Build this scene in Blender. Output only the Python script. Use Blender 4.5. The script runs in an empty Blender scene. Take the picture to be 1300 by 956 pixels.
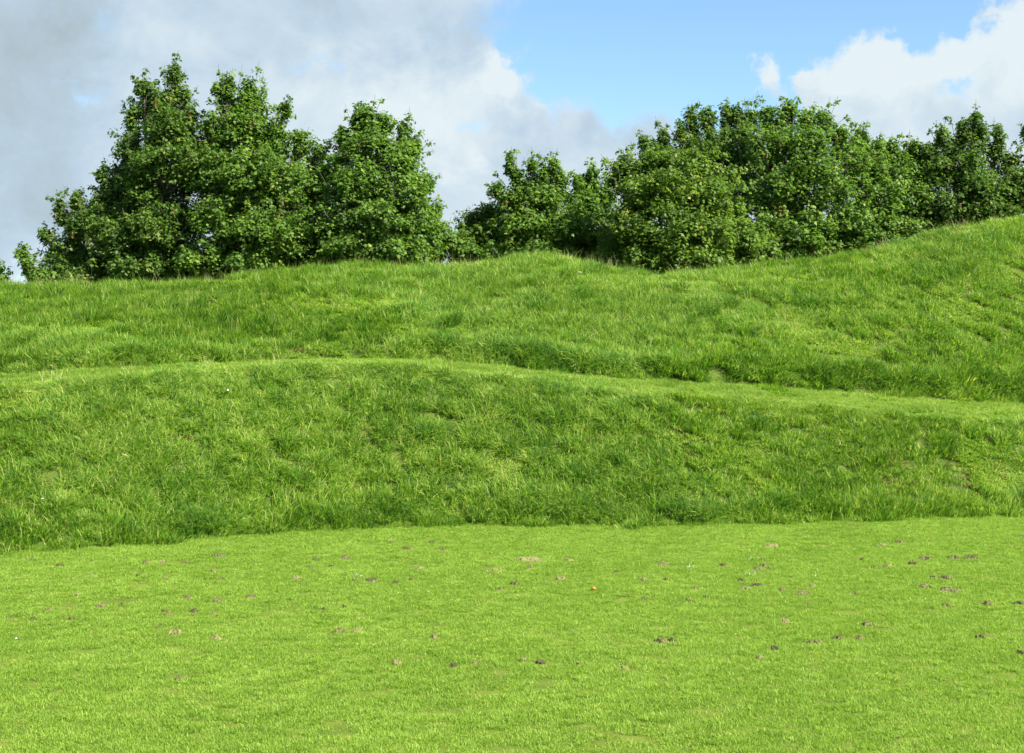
import bpy, math, random
import numpy as np
from mathutils import Vector

# ------------------------------------------------------------------ camera, world, sun, exposure
F_PX, CX, HORIZON, EYE = 1805.0, 650.0, 445.0, 4.2      # focal length in px of the 1300 px wide photograph
scene = bpy.context.scene
cam_data = bpy.data.cameras.new('camera')
cam_data.sensor_fit = 'HORIZONTAL'; cam_data.sensor_width = 36.0
cam_data.lens = 36.0 * F_PX / 1300.0
cam_data.clip_start = 0.5; cam_data.clip_end = 6000
cam = bpy.data.objects.new('camera', cam_data)
cam.location = (0, 0, EYE)
cam.rotation_euler = (math.radians(90) - math.atan((478 - HORIZON) / F_PX), 0, 0)
scene.collection.objects.link(cam); scene.camera = cam

SUN_DIR = Vector((0.62, -0.42, 0.74)).normalized()
sun_el = math.asin(SUN_DIR.z)
world = bpy.data.worlds.new("World"); scene.world = world; world.use_nodes = True
sun_d = bpy.data.lights.new('sun', 'SUN'); sun_d.energy = 5.0; sun_d.angle = math.radians(0.5); sun_d.color = (1.0, 0.955, 0.87)
sun = bpy.data.objects.new('sun', sun_d); scene.collection.objects.link(sun)
sun.rotation_euler = (-SUN_DIR).to_track_quat('-Z', 'Y').to_euler()
sun.location = (40, -20, 60)
vs = scene.view_settings
vs.view_transform = 'Standard'; vs.look = 'None'; vs.gamma = 1.0; vs.use_curve_mapping = False
vs.exposure = 1.5
scene.cycles.max_bounces = 6; scene.cycles.transparent_max_bounces = 4
scene.cycles.diffuse_bounces = 3; scene.cycles.glossy_bounces = 2; scene.cycles.transmission_bounces = 3
scene.cycles.use_adaptive_sampling = True; scene.cycles.adaptive_threshold = 0.02

SKY_STRENGTH = 0.068
def build_world():
    nt = world.node_tree; N = nt.nodes; L = nt.links; N.clear()
    def nd(t, **k):
        n = N.new(t)
        for a, b in k.items(): setattr(n, a, b)
        return n
    def val(x, sock):
        if isinstance(x, (int, float)): sock.default_value = x
        else: L.new(x, sock)
    def M(op, a, b=None, c=None, clamp=False):
        n = nd('ShaderNodeMath', operation=op, use_clamp=clamp)
        val(a, n.inputs[0])
        if b is not None: val(b, n.inputs[1])
        if c is not None: val(c, n.inputs[2])
        return n.outputs[0]
    tc = nd('ShaderNodeTexCoord')
    sep = nd('ShaderNodeSeparateXYZ'); L.new(tc.outputs['Generated'], sep.inputs[0])
    X, Y, Z = sep.outputs
    def noise(scale, detail, rough, off=(0, 0, 0), stretch=(1, 1, 1), dist=0.0):
        mp = nd('ShaderNodeMapping'); L.new(tc.outputs['Generated'], mp.inputs[0])
        mp.inputs['Location'].default_value = off; mp.inputs['Scale'].default_value = stretch
        n = nd('ShaderNodeTexNoise'); n.inputs['Scale'].default_value = scale; n.inputs['Detail'].default_value = detail
        n.inputs['Roughness'].default_value = rough; n.inputs['Distortion'].default_value = dist
        L.new(mp.outputs[0], n.inputs['Vector']); return n.outputs['Fac']
    n_edge = M('ADD', M('MULTIPLY', noise(9, 8, 0.6, (3.1, 0, 1.7), (1, 1, 1.5), 0.3), 0.6), M('MULTIPLY', noise(30, 8, 0.6, (8.1, 2, 1.7), (1, 1, 1.3), 0.4), 0.4))
    n_wx = M('ADD', M('MULTIPLY', M('SUBTRACT', noise(6, 4, 0.5, (7, 2, 0)), 0.5), 0.10), M('MULTIPLY', M('SUBTRACT', noise(26, 7, 0.62, (2, 2, 5)), 0.5), 0.085))
    n_wz = M('ADD', M('MULTIPLY', M('SUBTRACT', noise(6, 4, 0.5, (1, 9, 4)), 0.5), 0.07), M('MULTIPLY', M('SUBTRACT', noise(26, 7, 0.62, (6, 1, 8)), 0.5), 0.07))
    Xw, Zw = M('ADD', X, n_wx), M('ADD', Z, n_wz)
    front = M('GREATER_THAN', Y, 0.0)
    def blob(px, py, rx, ry, w, fld=None):
        cx, cz = (px - CX) / F_PX, (HORIZON - py) / F_PX
        n = math.sqrt(1 + cx * cx + cz * cz); cx /= n; cz /= n
        ax = M('POWER', M('MULTIPLY', M('SUBTRACT', Xw, cx), F_PX / rx), 2.0)
        az = M('POWER', M('MULTIPLY', M('SUBTRACT', Zw, cz), F_PX / ry), 2.0)
        g = M('EXPONENT', M('MULTIPLY', M('ADD', ax, az), -1.0))
        return M('MULTIPLY', M('MULTIPLY', g, w), front)
    def total(base, blobs):
        s = base
        for b in blobs: s = M('ADD', s, blob(*b))
        return s
    # how much cloud stands in each direction of the sky
    cover = total(M('MULTIPLY', M('SUBTRACT', n_edge, 0.5), 3.0), [
        (200, 120, 420, 280, 1.15), (520, 50, 150, 120, 0.55), (650, 110, 45, 32, 0.9), (750, 195, 125, 60, 1.3),
        (600, 260, 200, 110, 0.8), (840, 55, 220, 85, -1.5), (730, 25, 120, 70, -0.45), (920, 140, 80, 60, -0.9), (1000, 30, 70, 60, -0.9), (1012, 112, 12, 40, -0.9), (595, 168, 30, 12, -1.1), (545, 180, 20, 8, -0.5),
        (984, 108, 34, 38, 1.5), (1200, 130, 180, 95, 1.7), (1085, 95, 55, 60, 0.9), (1215, 98, 42, 14, -1.2), (1115, 140, 30, 9, -1.2), (1150, -8, 120, 28, -1.6),
        (1290, 40, 70, 50, 0.9), (1000, 270, 500, 90, 0.6), (120, 105, 45, 14, -0.7), (425, 92, 30, 12, -0.6), (90, 25, 60, 20, -0.5), (640, 75, 30, 20, -0.5)])
    cm = nd('ShaderNodeMapRange', interpolation_type='SMOOTHSTEP'); L.new(cover, cm.inputs['Value'])
    cm.inputs['From Min'].default_value = -0.30; cm.inputs['From Max'].default_value = 0.75
    # brightness of the cloud itself: grey bases, white tops
    lum = total(M('ADD', 0.80, M('MULTIPLY', M('SUBTRACT', noise(13, 9, 0.6, (5, 5, 5), (1, 1, 1.4), 0.5), 0.5), 0.85)), [
        (30, 60, 120, 110, -0.34), (60, 230, 180, 110, -0.10), (470, 55, 200, 50, -0.22), (330, 5, 250, 40, -0.14), (190, 60, 60, 50, 0.18), (560, 140, 120, 50, 0.20), (400, 130, 120, 40, 0.12), (650, 108, 45, 26, 0.36), (590, 205, 36, 34, 0.26),
        (720, 190, 130, 60, -0.22), (60, 250, 150, 110, -0.10), (1160, 55, 210, 50, 0.28), (1050, 75, 40, 40, 0.12), (1180, 160, 150, 40, -0.12), (978, 100, 30, 30, 0.3), (1280, 200, 120, 60, 0.1)])
    lr = nd('ShaderNodeValToRGB'); L.new(lum, lr.inputs[0])
    e = lr.color_ramp.elements
    e[0].position = 0.30; e[0].color = (0.33, 0.41, 0.44, 1)
    e[1].position = 1.05 if False else 1.0; e[1].color = (0.635, 0.715, 0.75, 1)
    m = lr.color_ramp.elements.new(0.62); m.color = (0.425, 0.54, 0.645, 1)
    sky = nd('ShaderNodeTexSky'); sky.sky_type = 'NISHITA'; sky.sun_disc = False
    sky.sun_elevation = sun_el; sky.sun_rotation = math.atan2(SUN_DIR.x, SUN_DIR.y)
    sky.air_density = 1.0; sky.dust_density = 0.3; sky.ozone_density = 1.6
    bs = nd('ShaderNodeBackground'); bs.inputs[1].default_value = SKY_STRENGTH; tint = nd('ShaderNodeVectorMath', operation='MULTIPLY'); L.new(sky.outputs[0], tint.inputs[0]); tint.inputs[1].default_value = (0.86, 1.0, 1.05); L.new(tint.outputs[0], bs.inputs[0])
    bc = nd('ShaderNodeBackground'); bc.inputs[1].default_value = CLOUD_STRENGTH; L.new(lr.outputs[0], bc.inputs[0])
    mx = nd('ShaderNodeMixShader'); L.new(cm.outputs[0], mx.inputs[0]); L.new(bs.outputs[0], mx.inputs[1]); L.new(bc.outputs[0], mx.inputs[2])
    out = nd('ShaderNodeOutputWorld'); L.new(mx.outputs[0], out.inputs[0])
CLOUD_STRENGTH = 0.44
build_world()

# ------------------------------------------------------------------ helpers
rng = np.random.default_rng(7); random.seed(7)
COL = scene.collection

def mesh_np(name, V, faces_flat, loop_tot, mats=(), attrs=None, smooth=False):
    me = bpy.data.meshes.new(name)
    V = np.asarray(V, np.float32); faces_flat = np.asarray(faces_flat, np.int32); loop_tot = np.asarray(loop_tot, np.int32)
    me.vertices.add(len(V)); me.vertices.foreach_set('co', V.ravel())
    me.loops.add(len(faces_flat)); me.loops.foreach_set('vertex_index', faces_flat)
    me.polygons.add(len(loop_tot))
    ls = np.concatenate([[0], np.cumsum(loop_tot)[:-1]]).astype(np.int32)
    me.polygons.foreach_set('loop_start', ls); me.polygons.foreach_set('loop_total', loop_tot)
    if smooth: me.polygons.foreach_set('use_smooth', np.ones(len(loop_tot), bool))
    me.update(calc_edges=True)
    for k, a in (attrs or {}).items():
        a = np.asarray(a, np.float32)
        if a.ndim == 1:
            at = me.attributes.new(k, 'FLOAT', 'POINT'); at.data.foreach_set('value', a)
        else:
            at = me.attributes.new(k, 'FLOAT_VECTOR', 'POINT'); at.data.foreach_set('vector', a.ravel())
    for m in mats: me.materials.append(m)
    return me

def link(name, me, parent=None):
    o = bpy.data.objects.new(name, me); COL.objects.link(o)
    if parent: o.parent = parent
    return o

def tag(o, label=None, cat=None, group=None, kind=None):
    if label: o['label'] = label
    if cat: o['category'] = cat
    if group: o['group'] = group
    if kind: o['kind'] = kind
    return o

def new_mat(name):
    m = bpy.data.materials.new(name); m.use_nodes = True
    nt = m.node_tree; nt.nodes.clear()
    return m, nt

# smooth value noise on numpy arrays
_tab = rng.random((256, 256))
def vnoise(x, y, scale):
    x = np.asarray(x) / scale + 1000.3; y = np.asarray(y) / scale + 1000.7
    xi = np.floor(x).astype(int); yi = np.floor(y).astype(int)
    fx = x - xi; fy = y - yi; fx = fx * fx * (3 - 2 * fx); fy = fy * fy * (3 - 2 * fy)
    g = lambda a, b: _tab[a % 256, b % 256]
    return ((g(xi, yi) * (1 - fx) + g(xi + 1, yi) * fx) * (1 - fy) + (g(xi, yi + 1) * (1 - fx) + g(xi + 1, yi + 1) * fx) * fy) * 2 - 1

# ------------------------------------------------------------------ the earthwork: a ring-shaped bank with a terrace path
# profile of the bank along the directions of the photograph (direction = column of the photo)
def curve(pts):
    a = np.array(pts, float)
    return lambda u: np.interp(u, a[:, 0], a[:, 1])
foot_py = curve([(-400, 712), (0, 703), (100, 699), (200, 691), (330, 680), (450, 672), (560, 668), (700, 668), (900, 668), (1000, 664), (1150, 661), (1300, 655), (1700, 650)])
near_py = curve([(-400, 505), (0, 492), (110, 485), (200, 476), (330, 466), (450, 463), (520, 465), (560, 470), (650, 482), (750, 497), (850, 506), (950, 510), (1020, 516), (1100, 524), (1200, 532), (1300, 537), (1700, 543)])
far_py = curve([(-400, 490), (0, 476), (110, 471), (200, 466), (330, 460), (450, 456), (520, 456), (560, 458), (650, 467), (750, 476), (850, 484), (950, 489), (1020, 494), (1100, 500), (1200, 508), (1300, 514), (1700, 518)])
crest_py = curve([(-400, 372), (0, 366), (60, 368), (110, 366), (200, 368), (260, 365), (300, 359), (350, 351), (400, 344), (450, 341), (520, 342), (600, 340), (630, 336), (655, 332), (690, 329), (725, 332), (780, 343), (840, 352), (900, 349), (960, 344), (1000, 339), (1060, 331), (1110, 322), (1150, 311), (1190, 297), (1230, 290), (1300, 281), (1500, 272), (1700, 280)])
foot_Y = lambda u: EYE * F_PX / (foot_py(u) - HORIZON)
near_dY = curve([(-400, 4.8), (0, 4.6), (450, 4.6), (900, 4.2), (1300, 3.6), (1700, 3.6)])
path_dY = curve([(-400, 2.2), (0, 2.2), (450, 1.7), (700, 2.0), (1000, 2.8), (1300, 3.3), (1700, 3.3)])
crest_Y = curve([(-400, 47), (0, 47), (450, 49), (690, 50), (1000, 50), (1300, 52), (1700, 53)])

NAZ = 1441
def az_to_u(az):   # azimuth from +Y (positive right) -> photo column, held constant beyond +-30 degrees, closing the ring behind
    a = (az + math.pi) % (2 * math.pi) - math.pi
    u = CX + F_PX * np.tan(np.clip(a, -math.radians(30), math.radians(30)))
    back = np.clip((np.abs(a) - math.radians(40)) / math.radians(100), 0, 1)
    back = back * back * (3 - 2 * back)
    return u * (1 - back) + 450 * back
def profile(az):
    u = az_to_u(az)
    a = np.clip((az + math.pi) % (2 * math.pi) - math.pi, -math.radians(30), math.radians(30))
    k = 1 / np.cos(a)
    Yf = foot_Y(u); Yn = Yf + near_dY(u); Yp = Yn + path_dY(u); Yc = crest_Y(u)
    h = lambda Y, py: EYE + (HORIZON - py) / F_PX * Y
    zn = h(Yn, near_py(u)); zp = h(Yp, far_py(u)); zc = h(Yc, crest_py(u))
    return Yf * k, Yn * k, Yp * k, Yc * k, zn, zp, zc
def sstep(t): t = np.clip(t, 0, 1); return t * t * (3 - 2 * t)
OUTER = 2.4
def height(x, y, detail=True):
    x = np.asarray(x, float); y = np.asarray(y, float)
    r = np.hypot(x, y); az = np.arctan2(x, y)
    rf, rn, rp, rc, zn, zp, zc = profile(az)
    z = np.zeros_like(r)
    t = (r - rf) / (rn - rf)
    lower = zn * (0.75 * np.clip(t, 0, 1) + 0.25 * sstep(t)) * 1.0
    z = np.where(r < rf, 0, lower)
    t = (r - rn) / (rp - rn)
    z = np.where(r >= rn, zn + (zp - zn) * np.clip(t, 0, 1), z)
    t = np.clip((r - rp) / (rc - rp), 0, 1)
    step = 0.30 * sstep((r - rp) / 0.45) * (1 - t)
    shape = np.sin(t * math.pi / 2) ** 1.15
    up = zp + (zc - zp) * (0.45 * t + 0.55 * shape) + step
    z = np.where(r >= rp, up, z)
    t = (r - rc) / 8.0
    z = np.where(r >= rc, zc - (zc - OUTER) * (0.35 * sstep(t) + 0.65 * sstep(t * 0.8 - 0.02)), z)
    far = sstep((r - 75) / 120)
    z = z * (1 - far) + OUTER * far
    if detail:
        on = sstep((r - rf) / 1.2) * (1 - sstep((r - rc - 8) / 4))
        ispath = ((r > rn - 0.1) & (r < rp + 0.1))
        on_edge = np.minimum(sstep((rn - r) / 0.8) + sstep((r - rp) / 0.8), 1)
        near_crest = 1 - 0.85 * np.exp(-((r - rc) / 1.6) ** 2)
        b = vnoise(x, y, 2.6) * 0.12 + vnoise(x + 31, y, 1.1) * 0.05 + vnoise(x, y + 57, 0.5) * 0.03
        z = z + b * on * (0.12 + 0.88 * on_edge) * near_crest
        z = z + (vnoise(x, y, 5.0) * 0.03 + vnoise(x + 9, y, 1.3) * 0.008) * (1 - sstep((r - rf + 1) / 2.0))
    return z
def zone_radii(az): return profile(az)[:4]
def ground_point(px, py):
    """point of the level lawn seen at a pixel of the photograph"""
    Y = EYE * F_PX / (py - HORIZON); return ((px - CX) / F_PX * Y, Y)

# materials of the soil under the grass
def ground_mat(name, c1, c2, scale):
    m, nt = new_mat(name); N, L = nt.nodes, nt.links
    g = N.new('ShaderNodeNewGeometry')
    n1 = N.new('ShaderNodeTexNoise'); n1.inputs['Scale'].default_value = scale; n1.inputs['Detail'].default_value = 8
    L.new(g.outputs['Position'], n1.inputs['Vector'])
    r = N.new('ShaderNodeValToRGB'); r.color_ramp.elements[0].position = 0.35; r.color_ramp.elements[1].position = 0.65
    r.color_ramp.elements[0].color = (*c1, 1); r.color_ramp.elements[1].color = (*c2, 1)
    L.new(n1.outputs[0], r.inputs[0])
    b = N.new('ShaderNodeBump'); b.inputs['Strength'].default_value = 0.5; b.inputs['Distance'].default_value = 0.03
    n2 = N.new('ShaderNodeTexNoise'); n2.inputs['Scale'].default_value = 40; L.new(g.outputs['Position'], n2.inputs['Vector']); L.new(n2.outputs[0], b.inputs['Height'])
    p = N.new('ShaderNodeBsdfPrincipled'); p.inputs['Roughness'].default_value = 0.95; p.inputs['Specular IOR Level'].default_value = 0.1
    L.new(r.outputs[0], p.inputs['Base Color']); L.new(b.outputs[0], p.inputs['Normal'])
    o = N.new('ShaderNodeOutputMaterial'); L.new(p.outputs[0], o.inputs[0]); return m
M_LAWNSOIL = ground_mat('turf', (0.075, 0.115, 0.014), (0.12, 0.155, 0.022), 2.0)
M_BANKSOIL = ground_mat('bank_turf', (0.045, 0.075, 0.012), (0.09, 0.12, 0.020), 1.5)
M_PATHSOIL = ground_mat('path_turf', (0.085, 0.14, 0.020), (0.12, 0.165, 0.03), 2.5)
M_FIELD = ground_mat('field', (0.035, 0.09, 0.012), (0.055, 0.12, 0.016), 0.08)

def ring_sheet(name, r_of, nrad, label, mat, az):
    """sheet between two radii given per azimuth; r_of(t, az) -> r for t in 0..1"""
    T = np.linspace(0, 1, nrad)
    R = np.array([r_of(t, az) for t in T])
    X = R * np.sin(az)[None]; Y = R * np.cos(az)[None]
    Z = height(X, Y)
    V = np.stack([X, Y, Z], -1).reshape(-1, 3)
    n = len(az); i = np.arange(nrad - 1)[:, None] * n + np.arange(n - 1)[None]
    q = np.stack([i, i + n, i + n + 1, i + 1], -1).reshape(-1, 4)
    me = mesh_np(name, V, q[:, ::-1].ravel(), np.full(len(q), 4), [mat], smooth=True)
    return tag(link(name, me), label, name.replace('_', ' '), kind='structure')
# finer spacing in azimuth where the banks are seen
fine = np.radians(np.arange(-34, 34.001, 0.10)); coarse = np.radians(np.arange(35, 326.001, 1.0))
AZ = np.concatenate([fine, coarse, [fine[0] + 2 * math.pi]])
ring_sheet('lawn', lambda t, a: 0.3 + (zone_radii(a)[0] - 0.3) * t ** 0.8, 90, 'flat bright green mown lawn inside the grass banks', M_LAWNSOIL, AZ)
ring_sheet('lower_bank', lambda t, a: zone_radii(a)[0] * (1 - t) + zone_radii(a)[1] * t, 36, 'lower grass bank between the mown lawn and the terrace path', M_BANKSOIL, AZ)
ring_sheet('path', lambda t, a: zone_radii(a)[1] * (1 - t) + zone_radii(a)[2] * t, 10, 'narrow worn grass path running along the bank', M_PATHSOIL, AZ)
ring_sheet('upper_bank', lambda t, a: zone_radii(a)[2] * (1 - t) + (zone_radii(a)[3] + 11) * t, 90, 'upper grass bank with a humped crest behind the path', M_BANKSOIL, AZ)
ring_sheet('ground', lambda t, a: (zone_radii(a)[3] + 11) * (1 - t) + 0 * t + (70 * t if t < 0.3 else 70 * t) + (4000 * t ** 4), 40, 'open green field beyond the banks', M_FIELD, AZ)

# ------------------------------------------------------------------ grass
def blade_mesh(name, bases, az, length, width, lean, curl, v, mat):
    """ribbon blades, 5 vertices each"""
    n = len(bases)
    d = np.stack([np.cos(az), np.sin(az), np.zeros(n)], -1)
    ws = rng.uniform(-0.9, 0.9, n) + az + math.pi / 2
    s = np.stack([np.cos(ws), np.sin(ws), np.zeros(n)], -1)
    up = np.array([0, 0, 1.0])
    def pt(f, a):  # point at fraction f with angle a from the vertical
        return (d * np.sin(a)[:, None] + up * np.cos(a)[:, None]) * (length * f)[:, None]
    a1 = lean; a2 = np.minimum(lean + curl, 2.1)
    p0 = bases; p1 = p0 + pt(0.55, a1); p2 = p1 + pt(0.45, a2)
    w = width[:, None] * s * 0.5
    V = np.stack([p0 - w, p0 + w, p1 + w * 0.8, p1 - w * 0.8, p2], 1).reshape(-1, 3)
    b = np.arange(n) * 5
    F = np.stack([b, b + 1, b + 2, b + 3, b + 3, b + 2, b + 4], -1).ravel()
    LT = np.tile([4, 3], n)
    h = np.repeat(v, 5)
    return mesh_np(name, V, F, LT, [mat], {'v': h})

def grass_mat(name, stops, hue_noise, patch_scale, rnd_amt=0.35, trans=0.45, blade=0.95):
    m, nt = new_mat(name); N, L = nt.nodes, nt.links
    def nd(t): return N.new(t)
    g = nd('ShaderNodeNewGeometry'); oi = nd('ShaderNodeObjectInfo'); at = nd('ShaderNodeAttribute'); at.attribute_name = 'v'
    def noise(sc, det=3, rough=0.55):
        n = nd('ShaderNodeTexNoise'); n.inputs['Scale'].default_value = sc; n.inputs['Detail'].default_value = det; n.inputs['Roughness'].default_value = rough
        L.new(g.outputs['Position'], n.inputs['Vector']); return n.outputs[0]
    def M(op, a, b):
        n = nd('ShaderNodeMath'); n.operation = op
        for i, x in enumerate((a, b)):
            if isinstance(x, (int, float)): n.inputs[i].default_value = x
            else: L.new(x, n.inputs[i])
        return n.outputs[0]
    n1 = noise(patch_scale); n2 = noise(patch_scale * 4.5)
    f = M('ADD', M('MULTIPLY', M('SUBTRACT', n1, 0.5), hue_noise), M('MULTIPLY', M('SUBTRACT', n2, 0.5), hue_noise * 0.8))
    f = M('ADD', f, M('MULTIPLY', M('SUBTRACT', oi.outputs['Random'], 0.5), rnd_amt))
    f = M('ADD', f, M('MULTIPLY', M('SUBTRACT', at.outputs['Fac'], 0.5), blade))
    f = M('ADD', f, 0.5)
    r = nd('ShaderNodeValToRGB'); L.new(f, r.inputs[0])
    el = r.color_ramp.elements
    el[0].position = stops[0][0]; el[0].color = (*stops[0][1], 1)
    el[1].position = stops[-1][0]; el[1].color = (*stops[-1][1], 1)
    for p_, c_ in stops[1:-1]: el.new(p_).color = (*c_, 1)
    p = nd('ShaderNodeBsdfPrincipled'); p.inputs['Roughness'].default_value = 0.5; p.inputs['Specular IOR Level'].default_value = 0.16
    L.new(r.outputs[0], p.inputs['Base Color'])
    tr = nd('ShaderNodeBsdfTranslucent')
    br = nd('ShaderNodeVectorMath'); br.operation = 'MULTIPLY'; L.new(r.outputs[0], br.inputs[0]); br.inputs[1].default_value = (1.35, 1.45, 0.8)
    L.new(br.outputs[0], tr.inputs[0])
    mx = nd('ShaderNodeMixShader'); mx.inputs[0].default_value = trans; L.new(p.outputs[0], mx.inputs[1]); L.new(tr.outputs[0], mx.inputs[2])
    o = nd('ShaderNodeOutputMaterial'); L.new(mx.outputs[0], o.inputs[0]); return m
M_TALL = grass_mat('tall_grass_blades', [(0.0, (0.030, 0.092, 0.010)), (0.3, (0.082, 0.186, 0.015)), (0.57, (0.152, 0.282, 0.022)), (0.82, (0.255, 0.372, 0.042)), (1.0, (0.42, 0.46, 0.13))], 0.62, 0.5, 0.38, 0.45, 1.05)
M_MOWN = grass_mat('mown_grass_blades', [(0.0, (0.125, 0.228, 0.024)), (0.5, (0.214, 0.330, 0.038)), (1.0, (0.320, 0.430, 0.078))], 0.6, 0.45, 0.2)
M_PATHG = grass_mat('path_grass_blades', [(0.0, (0.095, 0.195, 0.020)), (0.5, (0.195, 0.298, 0.035)), (1.0, (0.32, 0.40, 0.09))], 0.8, 0.5, 0.2)
M_DRY = grass_mat('dry_stalks', [(0.0, (0.22, 0.30, 0.06)), (1.0, (0.42, 0.40, 0.17))], 0.5, 0.5, 0.4, 0.3)

def tuft(name, n, R, lmin, lmax, w, lean0, lean1, mat, dirbias=0.6, vmu=0.5):
    rr = R * np.sqrt(rng.random(n)); th = rng.uniform(0, 2 * math.pi, n)
    bases = np.stack([rr * np.cos(th), rr * np.sin(th), np.full(n, -0.02)], -1)
    az = np.where(rng.random(n) < dirbias, th + rng.normal(0, 0.6, n), rng.uniform(0, 2 * math.pi, n))
    ln = rng.uniform(lmin, lmax, n); ln *= np.where(rng.random(n) < 0.15, 1.25, 1)
    lean = np.clip(rng.normal(lean0, 0.18, n) + 0.35 * rr / R, 0.02, 1.3)
    curl = np.abs(rng.normal(lean1, 0.35, n))
    return blade_mesh(name, bases, az, ln, w * rng.uniform(0.7, 1.4, n), lean, curl, np.clip(rng.normal(vmu, 0.26, n), 0, 1), mat)

def collection_of(name, meshes):
    c = bpy.data.collections.new(name)
    for i, me in enumerate(meshes):
        o = bpy.data.objects.new('%s_%02d' % (name, i), me); c.objects.link(o)
    return c

def slope_rot(x, y, tilt, lx=0.0, ly=0.0):
    """euler angles: a random spin about z, then a tilt towards the slope's normal plus a lean"""
    e = 0.25
    gx = (height(x + e, y, False) - height(x - e, y, False)) / (2 * e); gy = (height(x, y + e, False) - height(x, y - e, False)) / (2 * e)
    n = np.stack([-gx * tilt + lx, -gy * tilt + ly, np.ones_like(x)], -1); n /= np.linalg.norm(n, axis=1)[:, None]
    sp = rng.uniform(0, 2 * math.pi, len(x))
    X = np.stack([np.cos(sp), np.sin(sp), np.zeros(len(x))], -1); X -= n * (X * n).sum(1)[:, None]; X /= np.linalg.norm(X, axis=1)[:, None]
    Y = np.cross(n, X)
    # matrix columns X, Y, n -> xyz euler
    return np.stack([np.arctan2(Y[:, 2], n[:, 2]), -np.arcsin(np.clip(X[:, 2], -1, 1)), np.arctan2(X[:, 1], X[:, 0])], -1)

def scatter(name, P, rot, scl, idx, coll, label):
    me = bpy.data.meshes.new(name)
    me.vertices.add(len(P)); me.vertices.foreach_set('co', np.asarray(P, np.float32).ravel())
    for k, a in (('rot', rot), ('scl', scl)):
        at = me.attributes.new(k, 'FLOAT_VECTOR', 'POINT'); at.data.foreach_set('vector', np.asarray(a, np.float32).ravel())
    at = me.attributes.new('idx', 'INT', 'POINT'); at.data.foreach_set('value', np.asarray(idx, np.int32))
    o = link(name, me)
    ng = bpy.data.node_groups.new(name, 'GeometryNodeTree')
    ng.interface.new_socket('Geometry', in_out='INPUT', socket_type='NodeSocketGeometry')
    ng.interface.new_socket('Geometry', in_out='OUTPUT', socket_type='NodeSocketGeometry')
    N, L = ng.nodes, ng.links
    gi = N.new('NodeGroupInput'); go = N.new('NodeGroupOutput')
    ci = N.new('GeometryNodeCollectionInfo'); ci.inputs['Collection'].default_value = coll
    ci.inputs['Separate Children'].default_value = True; ci.inputs['Reset Children'].default_value = True
    ip = N.new('GeometryNodeInstanceOnPoints'); ip.inputs['Pick Instance'].default_value = True
    def attr(nm, ty):
        a = N.new('GeometryNodeInputNamedAttribute'); a.data_type = ty; a.inputs['Name'].default_value = nm; return a.outputs['Attribute']
    L.new(gi.outputs[0], ip.inputs['Points']); L.new(ci.outputs[0], ip.inputs['Instance'])
    L.new(attr('idx', 'INT'), ip.inputs['Instance Index'])
    er = N.new('FunctionNodeEulerToRotation'); L.new(attr('rot', 'FLOAT_VECTOR'), er.inputs[0]); L.new(er.outputs[0], ip.inputs['Rotation'])
    L.new(attr('scl', 'FLOAT_VECTOR'), ip.inputs['Scale'])
    L.new(ip.outputs[0], go.inputs[0])
    md = o.modifiers.new('scatter', 'NODES'); md.node_group = ng
    return tag(o, label, 'grass', kind='stuff')

def polar_points(density, rlo, rhi, azlim):
    n = int(density * azlim * (rhi ** 2 - rlo ** 2))
    a = rng.uniform(-azlim, azlim, n); r = np.sqrt(rng.uniform(rlo ** 2, rhi ** 2, n))
    return r, a, r * np.sin(a), r * np.cos(a)
AZL = math.radians(27)

# --- long grass on both banks
tall = [tuft('tuft', 80, 0.18, 0.15, 0.40, 0.015, 0.18, 0.45, M_TALL) for _ in range(9)]                      # ordinary
bushy = [tuft('tuft', 110, 0.19, 0.22, 0.42, 0.015, 0.28, 0.7, M_TALL, vmu=0.36) for _ in range(5)]          # rank clumps; darker blades also paint the shade line above the path
short = [tuft('tuft', 140, 0.22, 0.10, 0.22, 0.013, 0.40, 0.6, M_TALL, vmu=0.60) for _ in range(4)]           # thin grazed places
def stalk_tuft(n):
    me = tuft('tuft', n, 0.22, 0.42, 0.68, 0.008, 0.10, 0.25, M_DRY)
    return me
stalk = [stalk_tuft(9) for _ in range(3)]
M_THATCH = grass_mat('dead_thatch', [(0.0, (0.09, 0.085, 0.022)), (0.5, (0.18, 0.165, 0.04)), (1.0, (0.28, 0.28, 0.08))], 0.5, 0.5, 0.3, 0.2)
thatch = [tuft('thatch_tuft', 90, 0.21, 0.06, 0.19, 0.013, 0.9, 0.7, M_THATCH) for _ in range(3)]
C_TALL = collection_of('tall_grass_tufts', tall + bushy + short + stalk + thatch)
r, a, x, y = polar_points(44, 28, 58, AZL)
rf, rn, rp, rc = zone_radii(a)
wob = vnoise(x, y, 0.9) * 0.26 + vnoise(x, y, 0.3) * 0.18
stray = (r > rn) & (r < rp) & (vnoise(x + 5, y, 0.8) + rng.normal(0, .35, len(x)) > 0.62 - 0.25 * (np.abs(a * 57.3 + 7) < 6))
wobf = vnoise(x, y, 0.8) * 0.38 + vnoise(x, y, 0.3) * 0.25 + rng.normal(0, 0.12, len(x))
onb = stray | ((r > rf + wobf) & (r < rn + wob * 0.8)) | ((r > rp + wob * 0.7) & (r < rc + 3.0))
stray = stray[onb]
r, a, x, y, rf, rn, rp, rc = [q[onb] for q in (r, a, x, y, rf, rn, rp, rc)]
clump = vnoise(x, y, 1.5) * 0.30 + vnoise(x + 13, y + 5, 0.42) * 0.70 + rng.normal(0, 0.22, len(x))
foot_edge = 1.15 * np.exp(-((r - rp - 0.40) / 0.42) ** 2) * sstep((a * 57.3 + 5) / 6) + np.exp(-((r - rf - 0.5) / 0.5) ** 2) * 0.75  # first term rows the darkened clumps above the path as painted shade
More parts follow.
